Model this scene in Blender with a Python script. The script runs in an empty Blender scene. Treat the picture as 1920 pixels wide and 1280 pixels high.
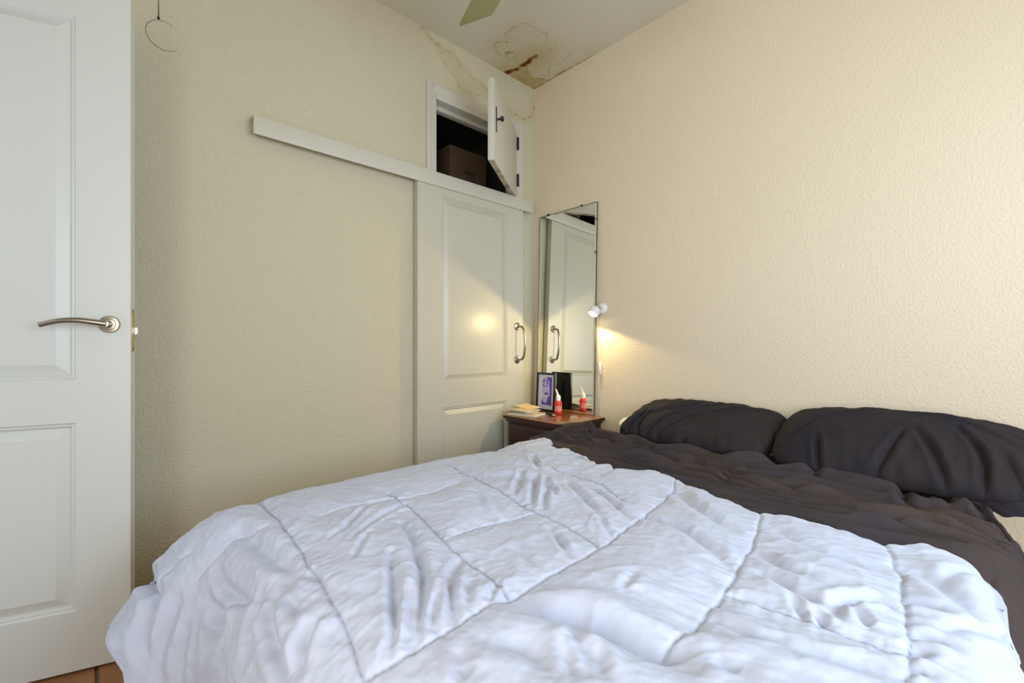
import bpy, bmesh, math, random
import numpy as np
from mathutils import Vector, Matrix
R_ = math.radians
random.seed(4)
scene = bpy.context.scene
COL = scene.collection

# ------------------------------------------------------------------ camera
cam_d = bpy.data.cameras.new('camera')
cam_d.sensor_width = 36; cam_d.lens = 833/1920*36; cam_d.shift_y = 3/1920
cam_d.clip_start = .02
cam = bpy.data.objects.new('camera', cam_d); COL.objects.link(cam)
cam.location = (-2.381, -2.289, 1.0)
cam.rotation_euler = (R_(90), 0, -math.atan2(.685, .728))
scene.camera = cam
# ------------------------------------------------------------------ world, daylight, added side fill, exposure
w = bpy.data.worlds.new('world'); scene.world = w; w.use_nodes = True
bg = w.node_tree.nodes['Background']
bg.inputs[0].default_value = (.80, .90, 1.0, 1); bg.inputs[1].default_value = 1.0
def area(name, loc, rot, sx, sy, power, col):
    l = bpy.data.lights.new(name, 'AREA'); l.shape = 'RECTANGLE'; l.size = sx; l.size_y = sy
    l.energy = power; l.color = col
    o = bpy.data.objects.new(name, l); COL.objects.link(o); o.location = loc; o.rotation_euler = rot
    return o
area('window_daylight', (-1.35, -3.285, 1.40), (R_(90), 0, 0), 1.5, 1.15, 34, (.62, .79, 1.0))
area('added_side_fill', (-3.085, -2.60, 1.20), (R_(90), 0, R_(-90)), 1.15, 1.05, 27, (.95, .94, .92))  # added fill light, evens out the right wall
vs = scene.view_settings
vs.view_transform = 'Standard'; vs.look = 'None'; vs.gamma = 1; vs.use_curve_mapping = False
vs.exposure = 0.22

# ------------------------------------------------------------------ helpers
def obj(name, mesh, mat=None, parent=None, loc=None, rot=None):
    o = bpy.data.objects.new(name, mesh); COL.objects.link(o)
    if mat is not None: mesh.materials.append(mat)
    if parent is not None: o.parent = parent
    if loc is not None: o.location = loc
    if rot is not None: o.rotation_euler = rot
    return o
def tag(o, label=None, cat=None, group=None, kind=None):
    if label: o['label'] = label
    if cat: o['category'] = cat
    if group: o['group'] = group
    if kind: o['kind'] = kind
    return o
def empty(name, loc=(0,0,0), rotz=0):
    o = bpy.data.objects.new(name, None); COL.objects.link(o)
    o.location = loc; o.rotation_euler = (0, 0, rotz); o.empty_display_size = .05
    return o
def mesh_from_bm(bm, name='m', smooth=None):
    me = bpy.data.meshes.new(name); bmesh.ops.recalc_face_normals(bm, faces=bm.faces)
    bm.to_mesh(me); bm.free()
    if smooth:
        for p in me.polygons: p.use_smooth = True
        if smooth is not True:
            me.set_sharp_from_angle(angle=R_(smooth))
    return me
def box_bm(bm, x0, x1, y0, y1, z0, z1, bev=0, seg=2):
    m = Matrix.Translation(((x0+x1)/2, (y0+y1)/2, (z0+z1)/2)) @ Matrix.Diagonal((x1-x0, y1-y0, z1-z0, 1))
    r = bmesh.ops.create_cube(bm, size=1, matrix=m)
    if bev:
        es = list({e for v in r['verts'] for e in v.link_edges})
        bmesh.ops.bevel(bm, geom=es, offset=bev, segments=seg, affect='EDGES', profile=.5)
def box(name, x0, x1, y0, y1, z0, z1, mat, parent=None, bev=0, loc=None, rot=None):
    bm = bmesh.new(); box_bm(bm, x0, x1, y0, y1, z0, z1, bev)
    return obj(name, mesh_from_bm(bm, name, 35 if bev else None), mat, parent, loc, rot)
def lathe(bm, prof, axis='Z', seg=32, center=(0,0,0), cap=True):
    """prof = (radius, height) list, revolved about an axis"""
    rings = []
    for r, h in prof:
        ring = []
        for i in range(seg):
            t = 2*math.pi*i/seg
            p = Vector((r*math.cos(t), r*math.sin(t), h))
            if axis == 'Y': p = Vector((p.x, -p.z, p.y))
            if axis == 'X': p = Vector((-p.z, p.y, p.x))
            ring.append(bm.verts.new(p+Vector(center)))
        rings.append(ring)
    for a, b in zip(rings, rings[1:]):
        for i in range(seg):
            bm.faces.new((a[i], a[(i+1)%seg], b[(i+1)%seg], b[i]))
    if cap:
        bm.faces.new(rings[0][::-1]); bm.faces.new(rings[-1])
def tube(bm, pts, rad, seg=12, flat=1.0, up=Vector((0,0,1)), cap=True):
    pts = [Vector(p) for p in pts]
    rad = rad if hasattr(rad, '__len__') else [rad]*len(pts)
    rings = []
    for i, p in enumerate(pts):
        t = (pts[min(i+1, len(pts)-1)]-pts[max(i-1, 0)]).normalized()
        u = up - t*up.dot(t)
        if u.length < 1e-3: u = Vector((1,0,0))-t*t.x
        u.normalize(); v = t.cross(u)
        rings.append([bm.verts.new(p+(u*math.cos(2*math.pi*k/seg)*flat+v*math.sin(2*math.pi*k/seg))*rad[i]) for k in range(seg)])
    for a, b in zip(rings, rings[1:]):
        for i in range(seg):
            bm.faces.new((a[i], a[(i+1)%seg], b[(i+1)%seg], b[i]))
    if cap:
        bm.faces.new(rings[0][::-1]); bm.faces.new(rings[-1])
def spline(pts, n=8):
    pts = [Vector(p) for p in pts]; out = []
    P = [pts[0]*2-pts[1]]+pts+[pts[-1]*2-pts[-2]]
    for i in range(1, len(P)-2):
        for k in range(n):
            t = k/n
            out.append(.5*((2*P[i])+(P[i+1]-P[i-1])*t+(2*P[i-1]-5*P[i]+4*P[i+1]-P[i+2])*t*t+(3*P[i]-P[i-1]-3*P[i+1]+P[i+2])*t**3))
    out.append(pts[-1]); return out
def grid_mesh(X, Y, Z, name, smooth=True, keep=None, flip=False):
    ny, nx = X.shape
    v = np.stack([X, Y, Z], -1).reshape(-1, 3)
    i = np.arange(ny*nx).reshape(ny, nx)
    q = np.stack([i[:-1,:-1], i[:-1,1:], i[1:,1:], i[1:,:-1]], -1)
    if keep is not None: q = q[keep]
    q = q.reshape(-1, 4)
    if flip: q = q[:, ::-1]
    me = bpy.data.meshes.new(name)
    me.vertices.add(len(v)); me.vertices.foreach_set('co', v.astype(np.float32).ravel())
    me.loops.add(q.size); me.loops.foreach_set('vertex_index', q.astype(np.int32).ravel())
    me.polygons.add(len(q)); me.polygons.foreach_set('loop_start', np.arange(0, q.size, 4, dtype=np.int32))
    me.update(calc_edges=True)
    me.polygons.foreach_set('use_smooth', np.full(len(q), bool(smooth)))
    return me
def attr(me, name, vals):
    a = me.attributes.new(name, 'FLOAT', 'POINT'); a.data.foreach_set('value', vals.astype(np.float32).ravel())

# numpy gradient noise
def _h(ix, iy, s):
    n = (ix.astype(np.int64)*374761393 + iy.astype(np.int64)*668265263 + s*982451653) & 0xffffffff
    n = ((n ^ (n >> 13))*1274126177) & 0xffffffff
    return ((n ^ (n >> 16)) & 0xffff)/65535.*2*math.pi
def noise(x, y, s=0):
    x0 = np.floor(x); y0 = np.floor(y); fx = x-x0; fy = y-y0
    def g(i, j):
        a = _h(x0+i, y0+j, s); return np.cos(a)*(fx-i)+np.sin(a)*(fy-j)
    u = fx**3*(fx*(fx*6-15)+10); v = fy**3*(fy*(fy*6-15)+10)
    return ((g(0,0)*(1-u)+g(1,0)*u)*(1-v)+(g(0,1)*(1-u)+g(1,1)*u)*v)*1.5
def fbm(x, y, s=0, o=3):
    r = 0; a = 1
    for k in range(o): r = r+a*noise(x*2**k, y*2**k, s+k*17); a *= .5
    return r
def dist_poly(px, py, pts):
    """distance to a polyline, arc length of the nearest point, total length"""
    best = np.full(px.shape, 9.); sbest = np.zeros(px.shape); L = 0
    for (x0, y0), (x1, y1) in zip(pts, pts[1:]):
        dx, dy = x1-x0, y1-y0; l2 = dx*dx+dy*dy+1e-12; l = math.sqrt(l2)
        t = np.clip(((px-x0)*dx+(py-y0)*dy)/l2, 0, 1)
        d = np.hypot(px-x0-t*dx, py-y0-t*dy)
        m = d < best; best = np.where(m, d, best); sbest = np.where(m, L+t*l, sbest); L += l
    return best, sbest, L
def smooth_poly(p, n=2):
    p = np.array(p, float)
    for _ in range(n):
        q = [p[0]]
        for i in range(len(p)-1): q += [p[i]*.75+p[i+1]*.25, p[i]*.25+p[i+1]*.75]
        q.append(p[-1]); p = np.array(q)
    return p
def inside(px, py, poly):
    c = np.zeros(px.shape, bool); n = len(poly)
    for i in range(n):
        x0, y0 = poly[i]; x1, y1 = poly[(i+1) % n]
        k = ((y0 > py) != (y1 > py)) & (px < (x1-x0)*(py-y0)/(y1-y0+1e-12)+x0); c ^= k
    return c

# ------------------------------------------------------------------ materials
def mat(name, col, rough=.5, metal=0, bump=None, var=None, spec=.5, coat=0, sheen=0):
    """bump=(scale, strength, distance[, detail]); var=(scale, other colour, amount)"""
    m = bpy.data.materials.new(name); m.use_nodes = True; nt = m.node_tree
    b = nt.nodes['Principled BSDF']
    b.inputs['Base Color'].default_value = (*col, 1); b.inputs['Roughness'].default_value = rough
    b.inputs['Metallic'].default_value = metal; b.inputs['Specular IOR Level'].default_value = spec
    b.inputs['Coat Weight'].default_value = coat
    if sheen: b.inputs['Sheen Weight'].default_value = sheen
    tc = nt.nodes.new('ShaderNodeTexCoord')
    if bump:
        n = nt.nodes.new('ShaderNodeTexNoise'); n.inputs['Scale'].default_value = bump[0]
        n.inputs['Detail'].default_value = bump[3] if len(bump) > 3 else 3
        nt.links.new(tc.outputs['Object'], n.inputs['Vector'])
        bp = nt.nodes.new('ShaderNodeBump'); bp.inputs['Strength'].default_value = bump[1]; bp.inputs['Distance'].default_value = bump[2]
        nt.links.new(n.outputs['Fac'], bp.inputs['Height']); nt.links.new(bp.outputs[0], b.inputs['Normal'])
    if var:
        n = nt.nodes.new('ShaderNodeTexNoise'); n.inputs['Scale'].default_value = var[0]; n.inputs['Detail'].default_value = 4
        nt.links.new(tc.outputs['Object'], n.inputs['Vector'])
        mx = nt.nodes.new('ShaderNodeMix'); mx.data_type = 'RGBA'
        mx.inputs[6].default_value = (*col, 1); mx.inputs[7].default_value = (*var[1], 1)
        mr = nt.nodes.new('ShaderNodeMapRange'); mr.inputs[1].default_value = .35; mr.inputs[2].default_value = .7; mr.inputs[4].default_value = var[2]
        nt.links.new(n.outputs['Fac'], mr.inputs[0]); nt.links.new(mr.outputs[0], mx.inputs[0])
        nt.links.new(mx.outputs[2], b.inputs['Base Color'])
    return m
def plaster(name, col, col2, bumps=1.0, stain=False):
    m = mat(name, col, .78, spec=.25); nt = m.node_tree; b = nt.nodes['Principled BSDF']; L = nt.links.new
    tc = nt.nodes.new('ShaderNodeTexCoord')
    big = nt.nodes.new('ShaderNodeTexNoise'); big.inputs['Scale'].default_value = 1.3; big.inputs['Detail'].default_value = 2
    L(tc.outputs['Object'], big.inputs['Vector'])
    mx = nt.nodes.new('ShaderNodeMix'); mx.data_type = 'RGBA'; mx.inputs[6].default_value = (*col, 1); mx.inputs[7].default_value = (*col2, 1)
    L(big.outputs['Fac'], mx.inputs[0]); out = mx.outputs[2]
    v = nt.nodes.new('ShaderNodeTexNoise'); v.inputs['Scale'].default_value = 105; v.inputs['Detail'].default_value = 3.0; v.inputs['Roughness'].default_value = .55
    mp = nt.nodes.new('ShaderNodeMapRange'); mp.inputs[1].default_value = .46; mp.inputs[2].default_value = .66
    L(tc.outputs['Object'], v.inputs['Vector']); L(v.outputs['Fac'], mp.inputs[0])
    v2 = nt.nodes.new('ShaderNodeTexNoise'); v2.inputs['Scale'].default_value = 9; v2.inputs['Detail'].default_value = 3
    L(tc.outputs['Object'], v2.inputs['Vector'])
    ad = nt.nodes.new('ShaderNodeMath'); ad.operation = 'MULTIPLY_ADD'; ad.inputs[1].default_value = 1.6
    L(v2.outputs['Fac'], ad.inputs[0]); L(mp.outputs[0], ad.inputs[2])
    bp = nt.nodes.new('ShaderNodeBump'); bp.inputs['Strength'].default_value = .55*bumps; bp.inputs['Distance'].default_value = .0022
    L(ad.outputs[0], bp.inputs['Height']); L(bp.outputs[0], b.inputs['Normal'])
    if stain:
        at = nt.nodes.new('ShaderNodeAttribute'); at.attribute_name = 'stain'
        rp = nt.nodes.new('ShaderNodeValToRGB'); e = rp.color_ramp.elements
        e[0].position = 0; e[0].color = (1, 1, 1, 1); e[1].position = 1; e[1].color = (.17, .055, .013, 1)
        for p, c in ((.25, (.80, .70, .48)), (.5, (.55, .40, .19)), (.75, (.36, .17, .05))):
            k = e.new(p); k.color = (*c, 1)
        L(at.outputs['Fac'], rp.inputs[0])
        ml = nt.nodes.new('ShaderNodeMix'); ml.data_type = 'RGBA'; ml.blend_type = 'MULTIPLY'; ml.inputs[0].default_value = 1
        L(out, ml.inputs[6]); L(rp.outputs[0], ml.inputs[7]); out = ml.outputs[2]
    L(out, b.inputs['Base Color'])
    return m
def wood(name, c1, c2, rough=.3, scale=6, coat=.3):
    m = mat(name, c1, rough, coat=coat); nt = m.node_tree; b = nt.nodes['Principled BSDF']; L = nt.links.new
    tc = nt.nodes.new('ShaderNodeTexCoord'); mp = nt.nodes.new('ShaderNodeMapping'); mp.inputs['Scale'].default_value = (scale*4, scale*.35, scale*4)
    n = nt.nodes.new('ShaderNodeTexNoise'); n.inputs['Scale'].default_value = 2.2; n.inputs['Detail'].default_value = 6; n.inputs['Distortion'].default_value = .6
    L(tc.outputs['Object'], mp.inputs[0]); L(mp.outputs[0], n.inputs['Vector'])
    rp = nt.nodes.new('ShaderNodeValToRGB'); e = rp.color_ramp.elements
    e[0].position = .35; e[0].color = (*c1, 1); e[1].position = .68; e[1].color = (*c2, 1)
    L(n.outputs['Fac'], rp.inputs[0]); L(rp.outputs[0], b.inputs['Base Color'])
    return m
M = {}
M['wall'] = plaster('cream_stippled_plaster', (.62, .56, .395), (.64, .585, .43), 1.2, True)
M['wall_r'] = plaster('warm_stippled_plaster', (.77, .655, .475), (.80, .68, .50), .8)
M['ceiling'] = plaster('ceiling_paint', (.66, .61, .47), (.68, .63, .50), .35, True)
M['door_white'] = mat('white_gloss_door_paint', (.64, .635, .59), .33, bump=(90, .08, .001))
M['door_cream'] = mat('ivory_gloss_door_paint', (.58, .545, .44), .30, bump=(60, .08, .001))
M['trim'] = mat('satin_white_trim', (.62, .585, .49), .45)
M['metal'] = mat('brushed_nickel', (.36, .325, .27), .26, 1)
M['brass'] = mat('dull_brass', (.55, .43, .22), .4, .8)
M['chrome'] = mat('chrome', (.8, .78, .75), .15, 1)
M['black'] = mat('black_iron', (.012, .011, .011), .45)
M['black_gloss'] = mat('black_lacquer', (.010, .009, .010), .25)
M['cupboard_shade'] = mat('cupboard_inside_shade_colour', (.020, .018, .016), .9)  # near-black colour puts the shade of the recess into the material
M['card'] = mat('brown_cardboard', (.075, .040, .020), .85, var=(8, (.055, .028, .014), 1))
M['ink'] = mat('dark_print', (.015, .008, .005), .8)
M['wood'] = wood('dark_red_wood', (.018, .004, .003), (.045, .010, .006), .45, 5, 0)
M['wood_top'] = wood('polished_brown_wood_top', (.15, .045, .016), (.33, .125, .045), .22, 5, .5)
M['red'] = mat('red_plastic', (.72, .03, .02), .3)
M['white_plastic'] = mat('white_plastic', (.85, .83, .80), .35)
M['paper'] = mat('paper_pages', (.76, .68, .52), .8, bump=(300, .2, .001))
M['cover1'] = mat('cream_printed_cover', (.72, .60, .40), .5, var=(22, (.35, .22, .12), .7))
M['cover2'] = mat('orange_cream_cover', (.80, .52, .20), .5, var=(30, (.85, .72, .5), 1))
M['cover3'] = mat('dark_maroon_cover', (.06, .015, .015), .4)
M['sheet'] = mat('charcoal_cotton', (.040, .032, .036), .8, spec=.2, bump=(420, .25, .0006), var=(3, (.064, .044, .035), 1))
M['pillowcase'] = mat('charcoal_pillowcase_cotton', (.020, .0165, .023), .8, spec=.2, bump=(420, .25, .0006), var=(4, (.030, .023, .022), 1))
M['fitted'] = mat('dark_blue_grey_cotton', (.020, .018, .028), .8)
M['tan'] = mat('tan_mattress_ticking', (.52, .38, .20), .85)
M['bedwood'] = wood('bed_base_wood', (.10, .05, .03), (.16, .09, .05), .5, 4)
M['insert'] = mat('white_pillow_ticking', (.85, .86, .84), .8)
M['pane'] = mat('window_glass', (1, 1, 1), .02); M['pane'].node_tree.nodes['Principled BSDF'].inputs['Transmission Weight'].default_value = 1
M['grout'] = mat('brown_grout', (.17, .11, .06), .9)
M['tile'] = mat('terracotta_tile', (.27, .105, .04), .45, var=(6, (.36, .17, .07), 1), bump=(14, .2, .003))
M['blade'] = mat('olive_yellow_fan_blade', (.27, .26, .10), .45, var=(3, (.31, .30, .13), 1))
mm = mat('mirror_silver', (.90, .92, .88), .01, 1); M['mirror'] = mm
M['mirror_edge'] = mat('mirror_bevel_glass', (.62, .68, .58), .06, .9)
# duvet: white cotton, grey-blue thread where the stitched lines run
m = mat('white_duvet_cotton', (.53, .56, .68), .80, bump=(55, .16, .002, 5), sheen=.15, spec=.3); M['duvet'] = m
nt = m.node_tree; b = nt.nodes['Principled BSDF']
at = nt.nodes.new('ShaderNodeAttribute'); at.attribute_name = 'thread'
mx = nt.nodes.new('ShaderNodeMix'); mx.data_type = 'RGBA'; mx.inputs[6].default_value = (.53, .56, .68, 1); mx.inputs[7].default_value = (.22, .23, .28, 1)
nt.links.new(at.outputs['Fac'], mx.inputs[0]); nt.links.new(mx.outputs[2], b.inputs['Base Color'])
# lamp glass glows
m = mat('lit_frosted_bulb', (1, .95, .8), .4); M['bulb'] = m
m.node_tree.nodes['Principled BSDF'].inputs['Emission Color'].default_value = (1, .80, .48, 1)
m.node_tree.nodes['Principled BSDF'].inputs['Emission Strength'].default_value = 26

STAIN = {"A":[[[[-0.966,2.877],[-0.911,2.843],[-0.865,2.826],[-0.811,2.811],[-0.767,2.821],[-0.705,2.795],[-0.676,2.767],[-0.616,2.746],[-0.518,2.721],[-0.463,2.704],[-0.421,2.677]],0.007,0.8],[[[-0.83,2.776],[-0.795,2.729],[-0.742,2.698],[-0.705,2.673],[-0.676,2.62],[-0.616,2.616],[-0.527,2.633]],0.009,0.6],[[[-0.55,2.691],[-0.541,2.67],[-0.505,2.694],[-0.43,2.662]],0.007,0.6],[[[-0.541,2.645],[-0.495,2.652],[-0.44,2.63]],0.008,0.5],[[[-0.253,2.632],[-0.18,2.628],[-0.088,2.629],[-0.027,2.674],[0.001,2.755],[0.007,2.816]],0.012,0.7],[[[-0.227,2.619],[-0.148,2.608],[-0.066,2.621]],0.01,0.4],[[[-2.236,2.236],[-2.223,2.211],[-2.203,2.196],[-2.178,2.197],[-2.143,2.213]],0.0035,0.5],[[[-2.169,2.127],[-2.166,2.139]],0.006,0.5]],"C":[[[[-0.499,-0.245],[-0.513,-0.265],[-0.565,-0.288],[-0.559,-0.376],[-0.535,-0.446],[-0.481,-0.455],[-0.431,-0.446],[-0.368,-0.467],[-0.343,-0.445],[-0.312,-0.366],[-0.262,-0.461],[-0.237,-0.409],[-0.282,-0.338],[-0.356,-0.311]],0.012,0.55],[[[-0.499,-0.245],[-0.551,-0.203],[-0.527,-0.15],[-0.468,-0.119],[-0.405,-0.127],[-0.354,-0.145],[-0.37,-0.197],[-0.406,-0.2],[-0.441,-0.167],[-0.402,-0.145]],0.016,0.8],[[[-0.365,-0.252],[-0.333,-0.283],[-0.311,-0.237],[-0.344,-0.221],[-0.365,-0.252]],0.014,0.4],[[[-0.286,-0.008],[-0.268,-0.107],[-0.264,-0.191],[-0.268,-0.278]],0.045,2.3],[[[-0.286,-0.008],[-0.198,0.003],[-0.125,-0.003],[-0.002,-0.008]],0.02,0.9],[[[-0.002,-0.008],[-0.009,-0.157],[-0.011,-0.284],[-0.001,-0.415],[0.001,-0.524]],0.03,0.9],[[[-0.252,-0.179],[-0.222,-0.143],[-0.168,-0.111],[-0.1,-0.097],[-0.083,-0.149],[-0.056,-0.2],[-0.128,-0.255],[-0.101,-0.336],[-0.121,-0.453]],0.014,0.6],[[[-0.184,-0.43],[-0.13,-0.517],[-0.059,-0.526]],0.012,0.3]],"P":[[-0.286,-0.008],[-0.268,-0.107],[-0.26,-0.187],[-0.222,-0.143],[-0.168,-0.111],[-0.1,-0.097],[-0.065,-0.148],[-0.004,-0.143],[-0.002,-0.008],[-0.125,-0.003]],"Q":[[-0.499,-0.245],[-0.565,-0.288],[-0.559,-0.376],[-0.535,-0.446],[-0.431,-0.446],[-0.368,-0.467],[-0.301,-0.356],[-0.237,-0.409],[-0.284,-0.322],[-0.359,-0.186],[-0.4,-0.132],[-0.479,-0.116],[-0.527,-0.15],[-0.551,-0.203]],"R":[[-0.911,2.843],[-0.767,2.821],[-0.676,2.767],[-0.518,2.721],[-0.421,2.677],[-0.43,2.641],[-0.616,2.616],[-0.676,2.62],[-0.742,2.698],[-0.83,2.776]]}
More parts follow.
